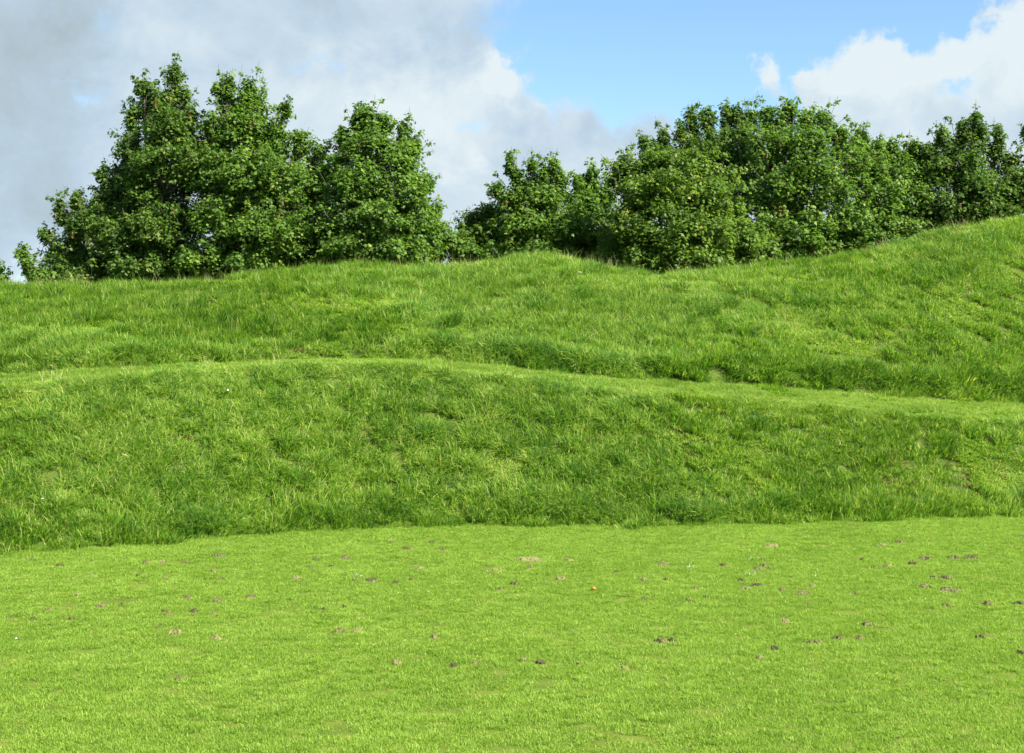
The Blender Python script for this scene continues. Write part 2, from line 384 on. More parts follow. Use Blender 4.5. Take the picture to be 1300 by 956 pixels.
# thin worn places
lowthird = np.exp(-((r - rf - 1.7) / 1.1) ** 2) * sstep((a * 57.3 + 2) / 5) * 0.25
thin = vnoise(x + 77, y + 3, 2.0) * 0.6 + vnoise(x, y + 41, 0.8) * 0.45 + lowthird + 0.18 * (r > rp + 1)
P = np.stack([x, y, height(x, y)], -1)
hs = 0.85 + 0.38 * clump + 0.45 * foot_edge * (0.6 + vnoise(x + 4, y, 0.8))
crest = np.exp(-((r - rc) / 1.2) ** 2)
hs = np.clip(hs, 0.60, 1.7)
hs = np.where(r < rp, hs * (1 - 0.45 * np.exp(-((rn - r) / 0.7) ** 2)), hs)
idx = rng.integers(0, 9, len(x))
hs = np.where(stray, hs * 0.45, hs)
isb = ((clump > 0.66) & ~stray) | (foot_edge * (0.75 + 0.5 * vnoise(x, y + 9, 0.9)) > 0.55)
idx = np.where(isb, 9 + rng.integers(0, 5, len(x)), idx)
iss = (thin > 0.42) & ~isb
idx = np.where(iss, 14 + rng.integers(0, 4, len(x)), idx)
st = rng.random(len(x)) < (0.022 + 0.07 * crest + 0.02 * (vnoise(x, y, 3) > 0.2))
idx = np.where(st, 18 + rng.integers(0, 3, len(x)), idx)
hs = np.where(st, rng.uniform(0.7, 1.15, len(x)), hs)
dead = vnoise(x + 200, y + 90, 1.7) * 0.6 + vnoise(x + 120, y, 0.6) * 0.5 + lowthird * 0.8
isd = (dead > 0.50) & ~isb & (rng.random(len(x)) < 0.28)
idx = np.where(isd, 21 + rng.integers(0, 3, len(x)), idx)
hs = np.where((dead > 0.45) & ~isb & ~isd, np.minimum(hs, 0.72), hs)
keep = ~((~iss) & (~isb) & (rng.random(len(x)) < 0.25))
lean_dir = vnoise(x, y, 4.0) * 3.0
lean_amt = 0.22 + 0.3 * np.clip(vnoise(x + 50, y, 2.5), 0, 1)
rot = slope_rot(x, y, 0.55, 0.7 * lean_amt * np.cos(lean_dir), 0.7 * lean_amt * np.sin(lean_dir))
scl = np.stack([np.ones(len(x)) * (0.8 + 0.25 * hs)] * 2 + [hs], -1)
scatter('tall_grass', P[keep], rot[keep], scl[keep], idx[keep], C_TALL, 'long uneven green grass covering both banks')

# --- close-mown lawn
mown = [tuft('mown_tuft', 250, 0.19, 0.03, 0.070, 0.0075, 0.25, 0.42, M_MOWN, 0.2) for _ in range(8)]
C_MOWN = collection_of('mown_grass_tufts', mown)
r, a, x, y = polar_points(42, 13, 38, AZL)
rf, rn, rp, rc = zone_radii(a)
k = r < rf + 0.35
r, a, x, y, rf = r[k], a[k], x[k], y[k], rf[k]
nearb = sstep((r - rf + 1.0) / 1.3)
hs = (0.85 + 0.12 * vnoise(x, y, 1.2) + 0.16 * vnoise(x, y, 0.4)) * (1 + 1.5 * nearb * (0.8 + 0.8 * vnoise(x, y + 7, 0.5)))
DIVOT_PTS = []   # filled below, before the lawn is scattered
LAWN = (x, y, hs)

# --- path
r2, a2, x2, y2 = polar_points(40, 30, 46, AZL)
rf, rn, rp, rc = zone_radii(a2)
w2 = vnoise(x2, y2, 0.9) * 0.2 + vnoise(x2, y2, 0.3) * 0.12
k = (r2 > rn - 0.35 + w2) & (r2 < rp + 0.25 + w2)
x2, y2 = x2[k], y2[k]
pathg = [tuft('path_tuft', 170, 0.22, 0.05, 0.16, 0.011, 0.35, 0.5, M_PATHG, 0.2) for _ in range(6)]
C_PATH = collection_of('path_grass_tufts', pathg)
n = len(x2)
hs2 = np.clip(0.9 + 0.5 * vnoise(x2, y2, 0.8), 0.4, 1.6)
kk = rng.random(n) < np.clip(0.95 - 0.5 * np.clip(vnoise(x2 + 3, y2, 1.2), 0, 1), 0, 1)
scatter('path_grass', np.stack([x2, y2, height(x2, y2)], -1)[kk], slope_rot(x2, y2, 0.95)[kk],
        np.stack([np.ones(n), np.ones(n), hs2], -1)[kk], rng.integers(0, 6, n)[kk], C_PATH, 'short worn grass on the terrace path')

# ------------------------------------------------------------------ scrapes of bare soil on the lawn
def soil_mat(name, c1, c2):
    m, nt = new_mat(name); N, L = nt.nodes, nt.links
    g = N.new('ShaderNodeNewGeometry'); n = N.new('ShaderNodeTexNoise'); n.inputs['Scale'].default_value = 26; n.inputs['Detail'].default_value = 6
    L.new(g.outputs['Position'], n.inputs['Vector'])
    r = N.new('ShaderNodeValToRGB'); r.color_ramp.elements[0].position = 0.4; r.color_ramp.elements[1].position = 0.62
    r.color_ramp.elements[0].color = (*c1, 1); r.color_ramp.elements[1].color = (*c2, 1); L.new(n.outputs[0], r.inputs[0])
    p = N.new('ShaderNodeBsdfPrincipled'); p.inputs['Roughness'].default_value = 0.95; L.new(r.outputs[0], p.inputs['Base Color'])
    o = N.new('ShaderNodeOutputMaterial'); L.new(p.outputs[0], o.inputs[0]); return m
SOIL = {'d': soil_mat('dark_soil', (0.032, 0.032, 0.010), (0.085, 0.070, 0.022)),
        'b': soil_mat('brown_soil', (0.048, 0.050, 0.014), (0.135, 0.118, 0.036)),
        't': soil_mat('tan_soil', (0.095, 0.098, 0.028), (0.185, 0.165, 0.055))}
WORD = {'d': 'dark', 'b': 'brown', 't': 'tan'}
# px, py, width in px, tone, own label or None
DIV = [(38,712,8,'d',None),(75,719,7,'d','dark soil scrape on the lawn near the left bank foot'),(115,733,5,'t',None),(98,756,8,'t',None),(40,786,9,'d','dark round soil scrape at the far left of the lawn'),
(60,775,9,'b',None),(127,770,9,'b',None),(154,769,6,'d',None),(12,785,6,'b',None),(88,785,5,'b',None),(124,793,8,'t',None),(199,799,5,'d','tiny blackish soil scrape alone on the left lawn'),
(215,781,11,'b',None),(207,777,6,'d',None),(245,777,11,'d','darkest double soil clump in the left half of the lawn'),(270,781,8,'t',None),(277,765,13,'b','reddish brown soil heap above the darkest left clump'),(237,761,11,'b',None),
(317,760,11,'b','brown soil scrape alone, right of the reddish heap'),(270,727,9,'b',None),(281,738,8,'b',None),(183,716,9,'b',None),(205,716,7,'t',None),(235,716,8,'b',None),(278,708,13,'b','long brown soil scrape close to the left bank foot'),
(174,734,5,'d',None),(208,737,8,'t',None),(220,804,16,'t','long pale tan scrape, right of the tiny blackish one'),(275,812,14,'t','pale tan scrape of soil in the front left lawn'),(224,863,12,'b',None),
(400,713,9,'d','dark soil scrape at the top of a close cluster'),(418,704,8,'b',None),(437,711,13,'b',None),(420,721,7,'d',None),(394,724,8,'b',None),(375,736,13,'t',None),
(450,740,7,'d',None),(470,738,11,'d',None),(502,742,7,'d',None),(522,738,9,'b',None),(530,723,17,'t','wide tan scrape of soil behind the lawn middle'),(497,690,9,'d',None),(515,697,9,'d',None),(548,690,8,'d',None),(560,699,9,'b',None),
(627,727,17,'t','wide ragged tan scrape near the centre of the lawn'),(652,743,14,'d','dark slanting soil scrape right of the ragged tan one'),(635,750,8,'b',None),(430,804,13,'b','brown soil heap with dark edge in the front middle lawn'),(453,804,10,'t',None),
(503,843,11,'t',None),(575,847,8,'d','dark small soil scrape nearest the front, centre lawn'),(603,845,10,'b',None),(437,774,5,'d',None),(410,777,6,'d',None),(550,812,9,'t',None),
(676,712,35,'t','longest thin strip of reddish tan soil'),(672,722,12,'b',None),(712,736,12,'t',None),(720,713,14,'t',None),(842,717,14,'b','reddish soil strip with a dark underside, right of centre'),(783,728,8,'d',None),(818,737,10,'t',None),(846,737,9,'d',None),(819,761,8,'b',None),
(840,815,12,'b','brown and dark soil heap, left of a close pair'),(853,814,9,'d','dark soil heap, right of a close pair'),(667,841,13,'t',None),(687,843,12,'d','dark soil scrape beside a tan one in the front lawn'),(730,844,11,'b',None),(793,851,14,'t',None),
(885,748,11,'b',None),(897,760,9,'b',None),(874,763,8,'t',None),(920,718,11,'d',None),(945,726,8,'d',None),(961,723,11,'b','humped brown soil scrape beside daisies'),(972,719,10,'b',None),(942,738,8,'d',None),(963,744,12,'d','dark ragged soil scrape beneath the daisies'),(946,748,14,'t',None),
(993,750,10,'b',None),(1020,754,17,'b','large low brown heap right of the dark ragged scrape'),(1026,768,6,'b',None),(1031,745,9,'t',None),(998,789,14,'t','orange tan soil strip in the front right lawn'),(984,824,11,'d','dark humped soil scrape in the front right lawn'),(967,836,11,'t',None),(1037,817,17,'b','large reddish brown soil heap at the front right'),
(980,694,17,'t',None),(1142,690,12,'b','reddish soil heap just below the right bank foot'),(1122,694,13,'t',None),(1174,711,12,'b',None),(1160,716,10,'d',None),(1112,721,10,'d',None),(1128,720,13,'t',None),(1095,712,6,'d',None),(1211,710,11,'b',None),(1236,710,19,'d','thin dark strip of soil at the far right'),
(1186,735,7,'d',None),(1205,735,19,'b',None),(1176,747,13,'t',None),(1207,752,30,'b','long broken line of brown soil on the right lawn'),(1087,756,8,'b',None),(1294,768,15,'d','dark thick soil scrape at the right edge'),(1256,769,13,'b',None),(1202,771,10,'b',None),
(1103,794,17,'b','arched brown soil heap with a dark hollow under it'),(1065,811,9,'b',None),(1092,811,9,'b',None),(1248,812,10,'b',None),(1297,831,8,'d','dark soil scrape lowest at the right edge'),(1298,683,6,'b',None)]
def scrape_mesh(w, d, h, mat):
    """low torn patch of soil: a crumbly height field that dips under the turf along a ragged outline"""
    nx, ny = 34, 20
    gx, gy = np.meshgrid(np.linspace(-1, 1, nx), np.linspace(-1, 1, ny))
    o1, o2 = rng.uniform(0, 900, 2)
    q = vnoise(gx + o1, gy + o2, 0.55) * 0.5 + vnoise(gx + o2, gy + o1, 0.22) * 0.35
    rad = np.sqrt(gx ** 2 + gy ** 2)
    f = 0.82 - rad + q
    z = np.clip(f, -0.5, 0.6) * h * 1.5 + rng.normal(0, 0.16, gx.shape) * h * (f > 0)
    V = np.stack([gx * w * 0.62 + rng.normal(0, w * .008, gx.shape), gy * d * 0.62, z], -1).reshape(-1, 3)
    i = (np.arange(ny - 1)[:, None] * nx + np.arange(nx - 1)[None]).ravel()
    Q = np.stack([i, i + 1, i + nx + 1, i + nx], -1)
    ok = (f.ravel()[Q] > -0.12).any(1); Q = Q[ok]
    used = np.unique(Q); remap = -np.ones(len(V), int); remap[used] = np.arange(len(used))
    # keep the largest connected patch only
    lab = np.arange(len(used)); Q2 = remap[Q]
    for _ in range(60):
        mn = lab[Q2].min(1); new = lab.copy(); np.minimum.at(new, Q2.ravel(), np.repeat(mn, 4))
        if (new == lab).all(): break
        lab = new
    big = np.bincount(lab).argmax(); Q2 = Q2[lab[Q2[:, 0]] == big]
    V = V[used]; used = np.unique(Q2); remap = -np.ones(len(V), int); remap[used] = np.arange(len(used)); Q2 = remap[Q2]; V = V[used]
    return mesh_np('soil_scrape', V, Q2.ravel(), np.full(len(Q2), 4), [mat])
for px, py, w, tone, lab in DIV:
    X, Y = ground_point(px, py)
    ww = w / F_PX * Y * 1.0; dd = ww * rng.uniform(0.9, 1.4) if w < 15 else ww * 0.7
    dd = max(dd, 0.13)
    o = link('soil_scrape', scrape_mesh(ww, dd, 0.038 + 0.05 * min(ww, 0.35), SOIL[tone]))
    o.location = (X, Y, float(height(X, Y)) + 0.006); o.rotation_euler.z = rng.normal(0, 0.15)
    side = 'left part' if px < 433 else 'middle' if px < 866 else 'right part'
    dep = 'nearer half' if py > 760 else 'farther half'
    tag(o, lab or 'small %s soil scrape in the %s of the lawn, %s' % (WORD[tone], side, dep), 'soil scrape', 'scrapes of bare soil on the lawn')
    DIVOT_PTS.append((X, Y, ww * 0.5, dd * 0.5))

x, y, hs = LAWN
keep = np.ones(len(x), bool)
for X, Y, a_, b_ in DIVOT_PTS:
    keep &= ~((((x - X) / (a_ + 0.05)) ** 2 + ((y - Y + 0.03) / (b_ + 0.13)) ** 2) < rng.uniform(0.5, 1.1, len(x)))
x, y, hs = x[keep], y[keep], hs[keep]; n = len(x)
scatter('lawn_grass', np.stack([x, y, height(x, y)], -1), np.stack([rng.normal(0, 0.10, n), rng.normal(0, 0.10, n), rng.uniform(0, 6.283, n)], -1),
        np.stack([np.ones(n), np.ones(n), np.clip(hs, 0.4, 3)], -1), rng.integers(0, 8, n), C_MOWN, 'close mown bright green grass of the lawn')

# ------------------------------------------------------------------ daisies, buttercups, litter
def flat_mat(name, c, rough=0.6):
    m, nt = new_mat(name); N, L = nt.nodes, nt.links
    n = N.new('ShaderNodeTexNoise'); n.inputs['Scale'].default_value = 30
    g = N.new('ShaderNodeNewGeometry'); L.new(g.outputs['Position'], n.inputs['Vector'])
    mx = N.new('ShaderNodeMix'); mx.data_type = 'RGBA'; mx.inputs[6].default_value = (*[q * 0.8 for q in c], 1); mx.inputs[7].default_value = (*c, 1)
    L.new(n.outputs[0], mx.inputs[0])
    p = N.new('ShaderNodeBsdfPrincipled'); p.inputs['Roughness'].default_value = rough; L.new(mx.outputs[2], p.inputs['Base Color'])
    o = N.new('ShaderNodeOutputMaterial'); L.new(p.outputs[0], o.inputs[0]); return m
M_WHITE = flat_mat('white_petal', (0.78, 0.78, 0.74)); M_YELLOW = flat_mat('yellow_petal', (0.75, 0.55, 0.03)); M_ORANGE = flat_mat('orange_skin', (0.60, 0.17, 0.03))
def flowers(name, pts, rad, zoff, mat, label, cat):
    V = []; F = []; L_ = []
    for (X, Y) in pts:
        s = rad * rng.uniform(0.7, 1.2); z0 = float(height(X, Y)) + zoff * rng.uniform(0.8, 1.2); b = len(V); k = 8
        tx, ty = rng.normal(0, 0.4, 2)
        for i in range(k):
            a_ = i * 2 * math.pi / k; q = s * (1 if i % 2 else 0.7)
            V.append((X + q * math.cos(a_), Y + q * math.sin(a_), z0 + q * (tx * math.cos(a_) + ty * math.sin(a_))))
        V.append((X, Y, z0 - 0.3 * s))
        for i in range(k): F += [b + i, b + (i + 1) % k, b + k]; L_.append(3)
        V += [(X - .0015, Y, z0 - 0.3 * s), (X + .0015, Y, z0 - .3 * s), (X, Y, z0 - zoff)]; F += [b + k + 1, b + k + 2, b + k + 3]; L_.append(3)
    return tag(link(name, mesh_np(name, np.array(V), F, L_, [mat])), label, cat, kind='stuff')
pts = []
for (px, py, rx_, ry_, c) in ((452, 735, 12, 4, 14), (875, 722, 6, 4, 7), (955, 730, 9, 4, 9), (958, 711, 14, 2, 8), (1040, 733, 10, 4, 6), (470, 742, 8, 2, 4)):
    for _ in range(c): pts.append(ground_point(px + rng.normal(0, rx_ * .6), py + rng.normal(0, ry_ * .6)))
for _ in range(3): pts.append(ground_point(rng.uniform(0, 1300), rng.uniform(700, 860)))
flowers('daisies', pts, 0.0085, 0.055, M_WHITE, 'small white daisies scattered in the mown lawn', 'daisies')
pts = []
for _ in range(60):
    a_ = rng.uniform(-0.36, 0.36); q = rng.random(); f_, n_, p_, c_ = zone_radii(a_)
    rr = f_ + 0.5 + q * (n_ - f_ - 0.5) if rng.random() < .6 else p_ + 1 + q * (c_ - p_ - 1)
    pts.append((rr * math.sin(a_), rr * math.cos(a_)))
flowers('buttercups', pts, 0.013, 0.34, M_YELLOW, 'tiny yellow buttercups dotted in the long bank grass', 'buttercups')

def bank_point(px, py):
    a_ = math.atan((px - CX) / F_PX); tz = (HORIZON - py) / F_PX
    for rr in np.arange(29, 56, 0.05):
        Yd = rr * math.cos(a_)
        if EYE + tz * Yd < float(height(rr * math.sin(a_), Yd)) + 0.15: return (rr * math.sin(a_), Yd)
    return (rr * math.sin(a_), Yd)
def crumple(name, s, mat, lab, cat, X, Y, z, flat=0.5):
    n = 9; ph = np.linspace(0, 2 * math.pi, n, endpoint=False); V = []
    for i, (t, h) in enumerate(((0.7, 0), (1, .35), (.85, .8), (.4, 1.0))):
        V.append(np.stack([np.cos(ph) * t * s * rng.uniform(.75, 1.2, n), np.sin(ph) * t * s * rng.uniform(.6, 1, n), h * s * flat * rng.uniform(.7, 1.2, n)], -1))
    V = np.concatenate(V); F = []; L_ = []
    for i in range(3):
        for j in range(n): F += [i * n + j, i * n + (j + 1) % n, (i + 1) * n + (j + 1) % n, (i + 1) * n + j]; L_.append(4)
    F += list(range(3 * n, 4 * n)); L_.append(n); F += list(range(n))[::-1]; L_.append(n)
    o = link(name, mesh_np(name, V, F, L_, [mat])); o.location = (X, Y, z)
    return tag(o, lab, cat)
X, Y = ground_point(754, 751); crumple('orange_peel', 0.045, M_ORANGE, 'small bright orange piece of peel lying on the lawn', 'orange peel', X, Y, float(height(X, Y)) + 0.03, 0.9)
X, Y = ground_point(18, 813); crumple('litter_scrap', 0.022, M_WHITE, 'tiny white scrap at the left edge of the lawn', 'litter', X, Y, float(height(X, Y)) + 0.035)
X, Y = bank_point(289, 503); crumple('litter_scrap', 0.032, M_WHITE, 'white scrap of paper high on the lower bank', 'litter', X, Y, float(height(X, Y)) + 0.24, 1.3)
X, Y = bank_point(53, 641); crumple('litter_scrap', 0.04, M_WHITE, 'white scrap low on the left end of the lower bank', 'litter', X, Y, float(height(X, Y)) + 0.24)
X, Y = bank_point(735, 347); crumple('stone', 0.10, flat_mat('pale_stone', (0.30, 0.31, 0.24)), 'pale stone in the grass just below the central hump', 'stone', X, Y, float(height(X, Y)) + 0.14)

# ------------------------------------------------------------------ trees (sycamores behind the bank)
def leaf_mat(name, stops, trans=0.45):
    m, nt = new_mat(name); N, L = nt.nodes, nt.links
    at = N.new('ShaderNodeAttribute'); at.attribute_name = 'v'
    r = N.new('ShaderNodeValToRGB'); L.new(at.outputs['Fac'], r.inputs[0]); el = r.color_ramp.elements
    el[0].position = stops[0][0]; el[0].color = (*stops[0][1], 1); el[1].position = stops[-1][0]; el[1].color = (*stops[-1][1], 1)
    for p_, c_ in stops[1:-1]: el.new(p_).color = (*c_, 1)
    p = N.new('ShaderNodeBsdfPrincipled'); p.inputs['Roughness'].default_value = 0.5; p.inputs['Specular IOR Level'].default_value = 0.2
    L.new(r.outputs[0], p.inputs['Base Color'])
    tr = N.new('ShaderNodeBsdfTranslucent'); br = N.new('ShaderNodeVectorMath'); br.operation = 'MULTIPLY'
    L.new(r.outputs[0], br.inputs[0]); br.inputs[1].default_value = (1.3, 1.5, 0.6); L.new(br.outputs[0], tr.inputs[0])
    mx = N.new('ShaderNodeMixShader'); mx.inputs[0].default_value = trans; L.new(p.outputs[0], mx.inputs[1]); L.new(tr.outputs[0], mx.inputs[2])
    o = N.new('ShaderNodeOutputMaterial'); L.new(mx.outputs[0], o.inputs[0]); return m
M_LEAF = {
 'mid':   leaf_mat('sycamore_leaf', [(0, (0.058, 0.114, 0.018)), (0.5, (0.108, 0.194, 0.027)), (0.85, (0.174, 0.268, 0.039)), (1, (0.252, 0.319, 0.046))]),
 'dark':  leaf_mat('dark_sycamore_leaf', [(0, (0.046, 0.093, 0.016)), (0.5, (0.086, 0.157, 0.024)), (0.9, (0.150, 0.222, 0.034)), (1, (0.264, 0.251, 0.046))]),
 'olive': leaf_mat('olive_leaf', [(0, (0.062, 0.115, 0.016)), (0.5, (0.112, 0.190, 0.025)), (0.9, (0.185, 0.265, 0.036)), (1, (0.27, 0.28, 0.045))])}
def bark():
    m, nt = new_mat('bark'); N, L = nt.nodes, nt.links
    tc = N.new('ShaderNodeTexCoord'); mp = N.new('ShaderNodeMapping'); mp.inputs['Scale'].default_value = (8, 8, 1.5); L.new(tc.outputs['Object'], mp.inputs[0])
    n = N.new('ShaderNodeTexNoise'); n.inputs['Scale'].default_value = 3; n.inputs['Detail'].default_value = 8; L.new(mp.outputs[0], n.inputs[0])
    r = N.new('ShaderNodeValToRGB'); r.color_ramp.elements[0].color = (0.05, 0.042, 0.032, 1); r.color_ramp.elements[1].color = (0.20, 0.175, 0.14, 1); L.new(n.outputs[0], r.inputs[0])
    b = N.new('ShaderNodeBump'); b.inputs['Distance'].default_value = 0.02; L.new(n.outputs[0], b.inputs['Height'])
    p = N.new('ShaderNodeBsdfPrincipled'); p.inputs['Roughness'].default_value = 0.9; L.new(r.outputs[0], p.inputs['Base Color']); L.new(b.outputs[0], p.inputs['Normal'])
    o = N.new('ShaderNodeOutputMaterial'); L.new(p.outputs[0], o.inputs[0]); return m
M_BARK = bark(); M_SEED = flat_mat('seed_wings', (0.30, 0.19, 0.06))

# palmate leaf outline, folded along its midrib: base, three lobes each side share the rib
HALF = np.array([(0.0, 0.0), (0.34, 0.02), (0.22, 0.24), (0.52, 0.50), (0.22, 0.56), (0.0, 1.0)])
def leaf_batch(C, N_, T_, size, v):
    """C centres, N_ normals, T_ tip directions (unit), size"""
    n = len(C); B = np.cross(N_, T_); B /= np.linalg.norm(B, axis=1)[:, None] + 1e-9
    Tn = np.cross(B, N_)
    pts = []
    for (bx, ty) in HALF: pts.append((bx, ty))
    for (bx, ty) in HALF[1:5]: pts.append((-bx, ty))
    pts = np.array(pts)   # 10
    fold = -0.22 * np.abs(pts[:, 0]) - 0.16 * pts[:, 1] ** 2
    V = C[:, None] + size[:, None, None] * (pts[None, :, 0, None] * B[:, None] + (pts[None, :, 1, None] - 0.3) * Tn[:, None] + fold[None, :, None] * N_[:, None])
    b = (np.arange(n) * 10)[:, None]
    F = np.concatenate([b + np.array([0, 1, 2, 3, 4, 5]), b + np.array([0, 5, 9, 8, 7, 6])], 1).ravel()
    return V.reshape(-1, 3), F, np.full(2 * n, 6), np.repeat(v, 10)

def tube(V, F, L_, pts, rads, k=6):
    pts = np.asarray(pts, float); b0 = len(V)
    for i, p in enumerate(pts):
        d = pts[min(i + 1, len(pts) - 1)] - pts[max(i - 1, 0)]; d /= np.linalg.norm(d) + 1e-9
        u = np.cross(d, (0.3, 1, 0.1)); u /= np.linalg.norm(u) + 1e-9; w = np.cross(d, u)
        for j in range(k):
            a_ = 2 * math.pi * j / k; V.append(p + rads[i] * (math.cos(a_) * u + math.sin(a_) * w))
    for i in range(len(pts) - 1):
        for j in range(k): F.extend([b0 + i * k + j, b0 + i * k + (j + 1) % k, b0 + (i + 1) * k + (j + 1) % k, b0 + (i + 1) * k + j]); L_.append(4)

def lobe_world(px, py, rx, ry, Y):
    s = Y / F_PX
    return np.array([(px - CX) * s, Y, EYE + (HORIZON - py) * s]), rx * s, ry * s

N_LEAVES = [0]
def build_tree(name, label, cat, base_px, Y, lobes, leaf, leafsize=0.138, seeds=0, dens=1.0, depth=1.0, group=None, clr=0.43, leafn=46):
    r_ = np.random.default_rng(abs(hash((base_px, Y))) % 100000 if False else int(base_px * 7 + Y * 13) % 100000)
    bx = (base_px - CX) * Y / F_PX
    bz = float(height(bx, Y, False)) - 0.05
    root = bpy.data.objects.new(name, None); COL.objects.link(root); root.location = (bx, Y, bz)
    root.empty_display_size = 0.5
    tag(root, label, cat, group)
    base = np.array([bx, Y, bz])
    W = []
    lobes = list(lobes)
    low = [l for l in lobes if l[1] > 260] or [l for l in lobes if l[1] > 215]; low = low or lobes
    x0 = min(l[0] - l[2] for l in low); x1 = max(l[0] + l[2] for l in low)
    if cat == 'tree':      # the skirt of low branches that reaches down behind the crest
        for px in np.arange(x0 + 14, x1 - 8, 30.0):
            cp = float(crest_py(px))
            lobes.append((px, cp - 8 + r_.normal(0, 3), 30, 24, r_.uniform(-1.4, 0.2)))
            lobes.append((px + 12, cp - 34 + r_.normal(0, 4), 30, 26, r_.uniform(-0.4, 0.8)))
    for l in lobes:
        px, py, rx, ry = l[:4]; dy = l[4] if len(l) > 4 else 0.0
        c, a, b = lobe_world(px, py, rx, ry, Y + dy)
        W.append((c, a, b, max(0.5, min(a, 2.6) * depth)))
    # cluster centres: near the surface of the lobes, none deep inside
    cl = []; R = []
    for (c, a, b, d) in W:
        area = 4 * math.pi * ((a * b + a * d + b * d) / 3)
        cr = min(clr, 0.5 * min(a, b) + 0.10)
        n = int(max(6, dens * area / (cr * cr) * 0.62))
        q = r_.normal(size=(n * 3, 3)); q /= np.linalg.norm(q, axis=1)[:, None]
        q = q[(q[:, 1] < 0.55) | (r_.random(n * 3) < 0.45)][:n]
        t = 1 - 0.55 * r_.random(len(q)) ** 1.5
        m_ = np.array([max(a - cr * .8, .12), max(d - cr * .8, .12), max(b - cr * .6, .15)])
        p = c + q * t[:, None] * m_
        ins = np.zeros(len(p), bool)
        for (c2, a2, b2, d2) in W:
            if c2 is c: continue
            e = (((p - c2) / np.array([a2, d2, b2])) ** 2).sum(1)
            ins |= (e < 0.24) & (r_.random(len(p)) < 0.7)
        ok = ~ins & (p[:, 2] > height(p[:, 0], p[:, 1], False) + 0.15)
        cl.append(p[ok]); R.append(np.full(ok.sum(), cr))
    for (c, a, b, d) in W:
        if a < 1.0 and cat == 'tree':      # leafy shoot below each spire
            for k_ in range(5):
                f_ = 0.5 + 0.45 * k_
                p = c + np.array([(bx - c[0]) * 0.10 * f_, 0, -b * f_]) + r_.normal(0, 0.12, 3)
                cl.append(p[None]); R.append(np.array([min(clr, 0.5 * a + 0.22)]))
    for (c, a, b, d) in W:             # loose sprigs that break the outline
        for k_ in range(int(3 + 5 * a * b)):
            q_ = r_.normal(size=3); q_[2] = abs(q_[2]) * 0.9 + 0.1; q_[1] *= 0.6; q_ /= np.linalg.norm(q_)
            e_ = r_.uniform(0.97, 1.10); out = r_.uniform(0.0, 0.22)
            p = c + q_ * (np.array([a, min(d, a), b]) * e_ + out)
            if p[2] > float(height(p[0], p[1], False)) + 0.2: cl.append(p[None]); R.append(np.array([r_.uniform(0.14, 0.27)]))
    cl = np.concatenate(cl); R = np.concatenate(R)
    R = R * r_.uniform(0.6, 1.25, len(R))
    # --- leaves: each cluster is a short twig spray carrying flat tiers of leaves
    n = len(cl); per = np.maximum(10, (leafn * dens ** 0 * (R / 0.5) ** 1.5 * (0.165 / leafsize) ** 1.7)).astype(int)
    own = np.repeat(np.arange(n), per); m = len(own)
    axis = cl - (base + np.array([0, 0, 3.0])); axis[:, 2] = np.abs(axis[:, 2]) * 0.7 + 1.2
    axis /= np.linalg.norm(axis, axis=1)[:, None]
    q = r_.normal(size=(m, 3)); q /= np.linalg.norm(q, axis=1)[:, None]; q *= (r_.random(m) ** 0.42)[:, None]
    q[:, 2] *= 0.78
    # domed: leaves sag away from the centre of the spray
    rad = np.hypot(q[:, 0], q[:, 1]); q[:, 2] -= 0.30 * rad ** 2
    C = cl[own] + q * R[own][:, None]
    N_ = np.stack([q[:, 0] * 0.75, q[:, 1] * 0.75, np.full(m, 0.8)], -1) + r_.normal(0, 0.50, (m, 3)) + axis[own] * 0.25
    N_ /= np.linalg.norm(N_, axis=1)[:, None]
    T_ = np.stack([q[:, 0], q[:, 1], np.full(m, -0.25)], -1) + r_.normal(0, 0.35, (m, 3)); T_ /= np.linalg.norm(T_, axis=1)[:, None]
    size = leafsize * np.clip(r_.normal(0.92, 0.25, m), 0.4, 1.5)
    tone = r_.normal(0, 0.16, n)
    v = np.clip(0.45 + tone[own] + r_.normal(0, 0.15, m) + (r_.random(m) < 0.012) * 0.5, 0, 1)
    V, F, LT, vv = leaf_batch(C, N_, T_, size, v)
    V = V - base
    N_LEAVES[0] += m
    link('crown', mesh_np('crown', V, F, LT, [M_LEAF[leaf]], {'v': vv}), root)
    # --- trunk and limbs: limbs rise to the lobes, twigs to the clusters
    TV, TF, TL = [], [], []
    top = max(W, key=lambda w: w[0][2]); H = top[0][2] - bz
    stem = [base * 0, np.array([(top[0][0] - bx) * 0.1, 0, H * 0.25]), np.array([(top[0][0] - bx) * 0.4, (top[0][1] - Y) * .4, H * 0.6]), top[0] - base]
    r0 = 0.045 * H ** 0.75 + 0.03
    tube(TV, TF, TL, stem, [r0 * 1.25, r0, r0 * 0.6, 0.02], 9)
    seg = lambda t: np.array([np.interp(t, [0, .25, .6, 1], [s[i] for s in stem]) for i in range(3)])
    ends = []
    for (c, a, b, d) in W:
        e = c - base - np.array([0, 0, b * 0.3]); f = np.clip((e[2] * 0.45) / max(H, 0.1), 0.04, 0.8); s = seg(f)
        mid = s * 0.45 + e * 0.55 + np.array([*(r_.normal(0, 0.15, 2)), 0.12 * H * 0.3])
        mid2 = (s + mid) / 2 + r_.normal(0, 0.1, 3)
        rr0 = r0 * (0.55 - 0.35 * f)
        tube(TV, TF, TL, [s, mid2, mid, e, e + np.array([0, 0, b * 0.15])], [rr0, rr0 * .8, rr0 * .55, 0.03, 0.012], 6)
        ends.append((mid, e))
    E = np.array([e for _, e in ends]); Mi = np.array([m_ for m_, _ in ends])
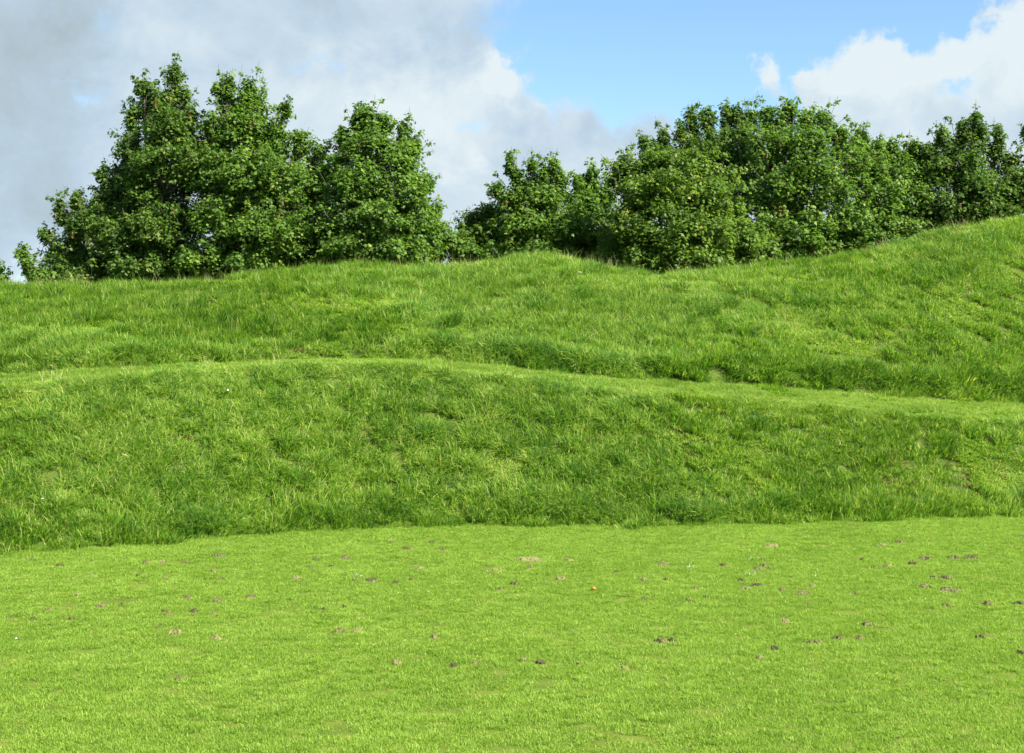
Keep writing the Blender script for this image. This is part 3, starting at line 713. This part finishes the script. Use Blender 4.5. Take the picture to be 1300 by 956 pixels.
    for p in (cl - base):
        d_ = np.linalg.norm(E - p, axis=1); i = int(np.argmin(d_)); tt = r_.uniform(0.35, 1.0)
        s = Mi[i] * (1 - tt) + E[i] * tt; mm = (s + p) / 2 + np.array([0, 0, -0.1 * d_[i]]) + r_.normal(0, 0.05, 3)
        tube(TV, TF, TL, [s, mm, p + (p - mm) * 0.25], [0.022, 0.013, 0.006], 4)
    link('trunk', mesh_np('trunk', np.array(TV), TF, TL, [M_BARK], smooth=True), root)
    # --- hanging bunches of winged seeds
    if seeds:
        Vs = [(0.004 * (k % 2), 0, 0.12 - 0.05 * k) for k in range(7)]; Fs, Ls = [], []
        for k in range(5): Fs += [k, k + 1, k + 2]; Ls.append(3)
        for k in range(34):
            j_ = int(r_.integers(0, 7)); a_ = r_.uniform(0, 6.28); q_ = r_.uniform(.05, .13); o_ = len(Vs); p0 = np.array(Vs[j_])
            dd_ = np.array([math.cos(a_) * q_, math.sin(a_) * q_, -r_.uniform(.02, .08)]); sd = np.array([-math.sin(a_), math.cos(a_), 0.5]) * .016
            Vs += [tuple(p0 + dd_ * .6 + sd), tuple(p0 + dd_), tuple(p0 + dd_ * .6 - sd)]; Fs += [j_, o_, o_ + 1, o_ + 2]; Ls.append(4)
        sme = mesh_np('seed_cluster', np.array(Vs), Fs, Ls, [M_SEED])
        cand = np.where((cl[:, 1] < Y - 0.2))[0]; cand = cand if len(cand) else np.arange(len(cl))
        for i in r_.choice(cand, min(seeds, len(cand)), replace=False):
            o = link('seed_cluster', sme, root); o.location = cl[i] - base + np.array([0, -R[i] * 0.85, -R[i] * 0.35]); o.rotation_euler.z = r_.uniform(0, 6.28)
            o.scale = [r_.uniform(.6, 1.05)] * 3
    return root

G = 'sycamore trees standing behind the grass bank'
build_tree('sapling', 'tiny leafy shoot above the grass at the far left edge', 'sapling', 2, 57, [(3, 352, 9, 9), (-8, 345, 10, 12)], 'mid', 0.15, clr=0.35, dens=1.3)
build_tree('sapling', 'small sapling leaning left beside the big left sycamore', 'sapling', 62, 57, [(36, 332, 8, 13), (48, 348, 16, 12), (64, 352, 18, 12), (28, 322, 4, 6)], 'mid', 0.15, clr=0.35, dens=1.2)
build_tree('sycamore_tree', 'tallest dark sycamore at the left with orange seed bunches', 'tree', 190, 58, [
    (224, 102, 11, 24), (210, 128, 22, 22), (184, 112, 12, 18), (234, 122, 13, 18), (215, 160, 40, 34, -.6), (170, 150, 14, 24), (165, 192, 22, 26), (215, 205, 55, 38, -.8), (188, 235, 46, 40, -.5),
    (132, 222, 12, 14), (145, 245, 22, 28), (126, 258, 14, 22), (115, 285, 32, 30, -.3), (78, 268, 10, 20), (98, 255, 10, 18), (90, 300, 20, 22), (58, 300, 9, 13), (70, 318, 12, 16), (150, 300, 50, 38, -.8), (205, 290, 48, 42, -1.2), (110, 335, 42, 22), (180, 338, 60, 22, -1),
    (196, 150, 26, 40, .6), (243, 205, 30, 42, .8), (165, 240, 40, 44, .9), (248, 260, 44, 60, 1.2), (135, 280, 40, 40, 1), (190, 290, 60, 50, 1.8), (244, 152, 11, 20)],
    'dark', seeds=34, group=G, dens=0.95)
build_tree('sycamore_tree', 'bright green sycamore with several spires between two taller trees', 'tree', 310, 57.5, [
    (292, 117, 13, 24), (316, 118, 18, 26), (278, 112, 7, 12), (330, 138, 16, 22), (272, 165, 26, 28), (310, 165, 36, 34, -.6), (364, 140, 10, 13), (350, 172, 28, 28), (382, 185, 22, 26), (407, 192, 9, 14), (270, 215, 40, 38, -.8),
    (320, 220, 50, 42, -1.2), (370, 235, 45, 40, -.9), (402, 245, 24, 36), (285, 285, 50, 44, -1.2), (345, 295, 58, 42, -1.5), (395, 300, 38, 38, -.8), (255, 330, 46, 26, -1.4), (320, 332, 50, 20, -1.6),
    (302, 158, 28, 32, .6), (342, 195, 32, 32, .8), (300, 240, 60, 60, 1.5), (370, 260, 56, 60, 1.5), (398, 230, 28, 30, .8), (264, 200, 18, 36, 1)],
    'mid', seeds=14, group=G)
build_tree('sycamore_tree', 'tall mid green sycamore just left of the gap in the trees', 'tree', 480, 57, [
    (465, 150, 22, 20), (452, 162, 14, 22), (487, 158, 18, 18), (436, 178, 14, 22), (512, 170, 14, 20), (528, 188, 12, 20), (470, 185, 38, 30, -.5), (505, 205, 38, 30, -.6), (425, 210, 20, 24), (455, 232, 46, 36, -.9), (510, 245, 44, 34, -.9), (540, 235, 16, 22),
    (430, 275, 38, 36, -.9), (485, 280, 50, 38, -1.3), (530, 285, 32, 34, -.8), (450, 315, 48, 24, -1.3), (505, 316, 50, 22, -1.4), (545, 300, 18, 26), (552, 268, 10, 15)],
    'mid', seeds=2, group=G)
build_tree('shrub', 'low leafy shrub in the gap between the two groups of trees', 'shrub', 570, 58, [(556, 295, 18, 24), (575, 305, 20, 18), (550, 320, 24, 16), (590, 316, 28, 14), (610, 326, 22, 10)], 'mid', 0.14, clr=0.42)
build_tree('young_tree', 'small yellowish olive tree just right of the gap', 'tree', 625, 60, [(602, 275, 18, 18), (625, 268, 22, 16), (590, 292, 12, 14), (615, 298, 30, 26, -.4), (645, 295, 26, 32)], 'olive', 0.12, clr=0.4)
build_tree('sycamore_tree', 'short sycamore with thin upright spires behind the central hump', 'tree', 690, 59, [
    (648, 208, 6, 16), (630, 240, 14, 12), (657, 228, 12, 16), (676, 212, 7, 15), (670, 235, 16, 18), (690, 222, 10, 20), (703, 210, 8, 14), (712, 228, 11, 18), (655, 255, 28, 20), (695, 250, 34, 26, -.4), (735, 236, 10, 18), (750, 235, 16, 16), (740, 260, 30, 26, -.3), (670, 285, 42, 32, -.8), (725, 292, 44, 36, -1), (762, 290, 26, 40, -.6), (768, 245, 18, 30, .3), (752, 222, 9, 14), (690, 318, 50, 18, -1), (760, 322, 30, 18, -.8)],
    'mid', seeds=2, group=G, dens=1.05)
build_tree('sycamore_tree', 'rounded yellow green sycamore standing in front of the long right group', 'tree', 850, 56, [
    (800, 212, 24, 24), (782, 222, 14, 24), (825, 205, 26, 20), (855, 203, 30, 18), (885, 208, 22, 18), (910, 222, 18, 18), (805, 245, 38, 34, -.6), (850, 240, 50, 36, -.9), (900, 250, 42, 34, -.6), (932, 262, 16, 26), (795, 290, 34, 34, -.9), (845, 290, 52, 40, -1.4), (900, 295, 44, 36, -1.1), (820, 325, 44, 20, -1.2), (880, 328, 52, 20, -1.3), (928, 228, 14, 18), (940, 300, 28, 34, -.4)],
    'olive', 0.132, seeds=3, group=G)
build_tree('sycamore_tree', 'dark sycamore rising behind the rounded one with a row of small spires', 'tree', 890, 62, [
    (816, 180, 7, 14), (822, 190, 12, 10), (842, 176, 9, 20), (864, 168, 9, 20), (878, 155, 7, 24), (899, 155, 16, 22), (921, 150, 8, 20), (936, 148, 16, 18), (953, 150, 14, 16), (890, 190, 46, 30, -.5), (935, 185, 40, 34, -.5), (850, 200, 34, 22), (945, 225, 46, 44, -.8), (880, 230, 60, 40)],
    'dark', seeds=2, group=G)
build_tree('sycamore_tree', 'broad tall sycamore with the highest rounded top of the right group', 'tree', 1010, 59.5, [
    (972, 152, 12, 22), (1000, 143, 16, 20), (985, 160, 16, 18), (1022, 152, 18, 18), (1046, 155, 20, 20), (975, 190, 34, 34, -.5), (1020, 188, 44, 34, -.6), (1068, 178, 24, 26), (985, 240, 46, 42, -1.1), (1040, 238, 52, 42, -1.3), (1080, 215, 30, 34, -.6), (965, 290, 44, 40, -1.3), (1020, 296, 54, 42, -1.7), (1075, 285, 40, 42, -1.3), (990, 326, 50, 20, -1.6)],
    'mid', seeds=26, group=G)
build_tree('sycamore_tree', 'sloping sycamore descending to the dip in the right skyline', 'tree', 1120, 60.5, [
    (1092, 178, 16, 16), (1110, 190, 20, 16), (1130, 196, 18, 14), (1150, 200, 16, 14), (1100, 210, 36, 28, -.4), (1145, 222, 36, 24, -.4), (1172, 205, 14, 18), (1160, 192, 12, 16), (1182, 200, 14, 20, .4), (1130, 188, 12, 14), (1115, 250, 48, 36, -1), (1160, 255, 38, 34, -.8), (1110, 292, 50, 34, -1.5), (1155, 288, 40, 24, -1.2)],
    'mid', seeds=8, group=G)
build_tree('sycamore_tree', 'feathery upright sycamore above the right shoulder of the bank', 'tree', 1235, 60, [
    (1235, 155, 8, 18), (1220, 168, 10, 18), (1241, 172, 14, 20), (1193, 172, 9, 16), (1206, 185, 14, 18), (1180, 192, 12, 12), (1265, 172, 9, 16), (1262, 192, 16, 18), (1228, 200, 28, 26, -.4), (1195, 222, 28, 28, -.4), (1240, 235, 40, 32, -.7), (1280, 205, 18, 18), (1285, 240, 28, 34, -.5), (1205, 268, 40, 26, -.8), (1255, 270, 42, 24, -.9)],
    'dark', seeds=14, group=G, dens=0.95)
build_tree('sycamore_tree', 'sycamore cut off by the right edge of the view', 'tree', 1335, 60, [
    (1302, 168, 8, 18), (1320, 180, 18, 24), (1345, 170, 24, 30), (1315, 215, 28, 30, -.3), (1355, 215, 40, 36, -.6), (1320, 255, 40, 32, -.8), (1370, 262, 44, 36)],
    'mid', seeds=3, group=G)
print('leaves', N_LEAVES[0], 'objects', len(scene.objects))
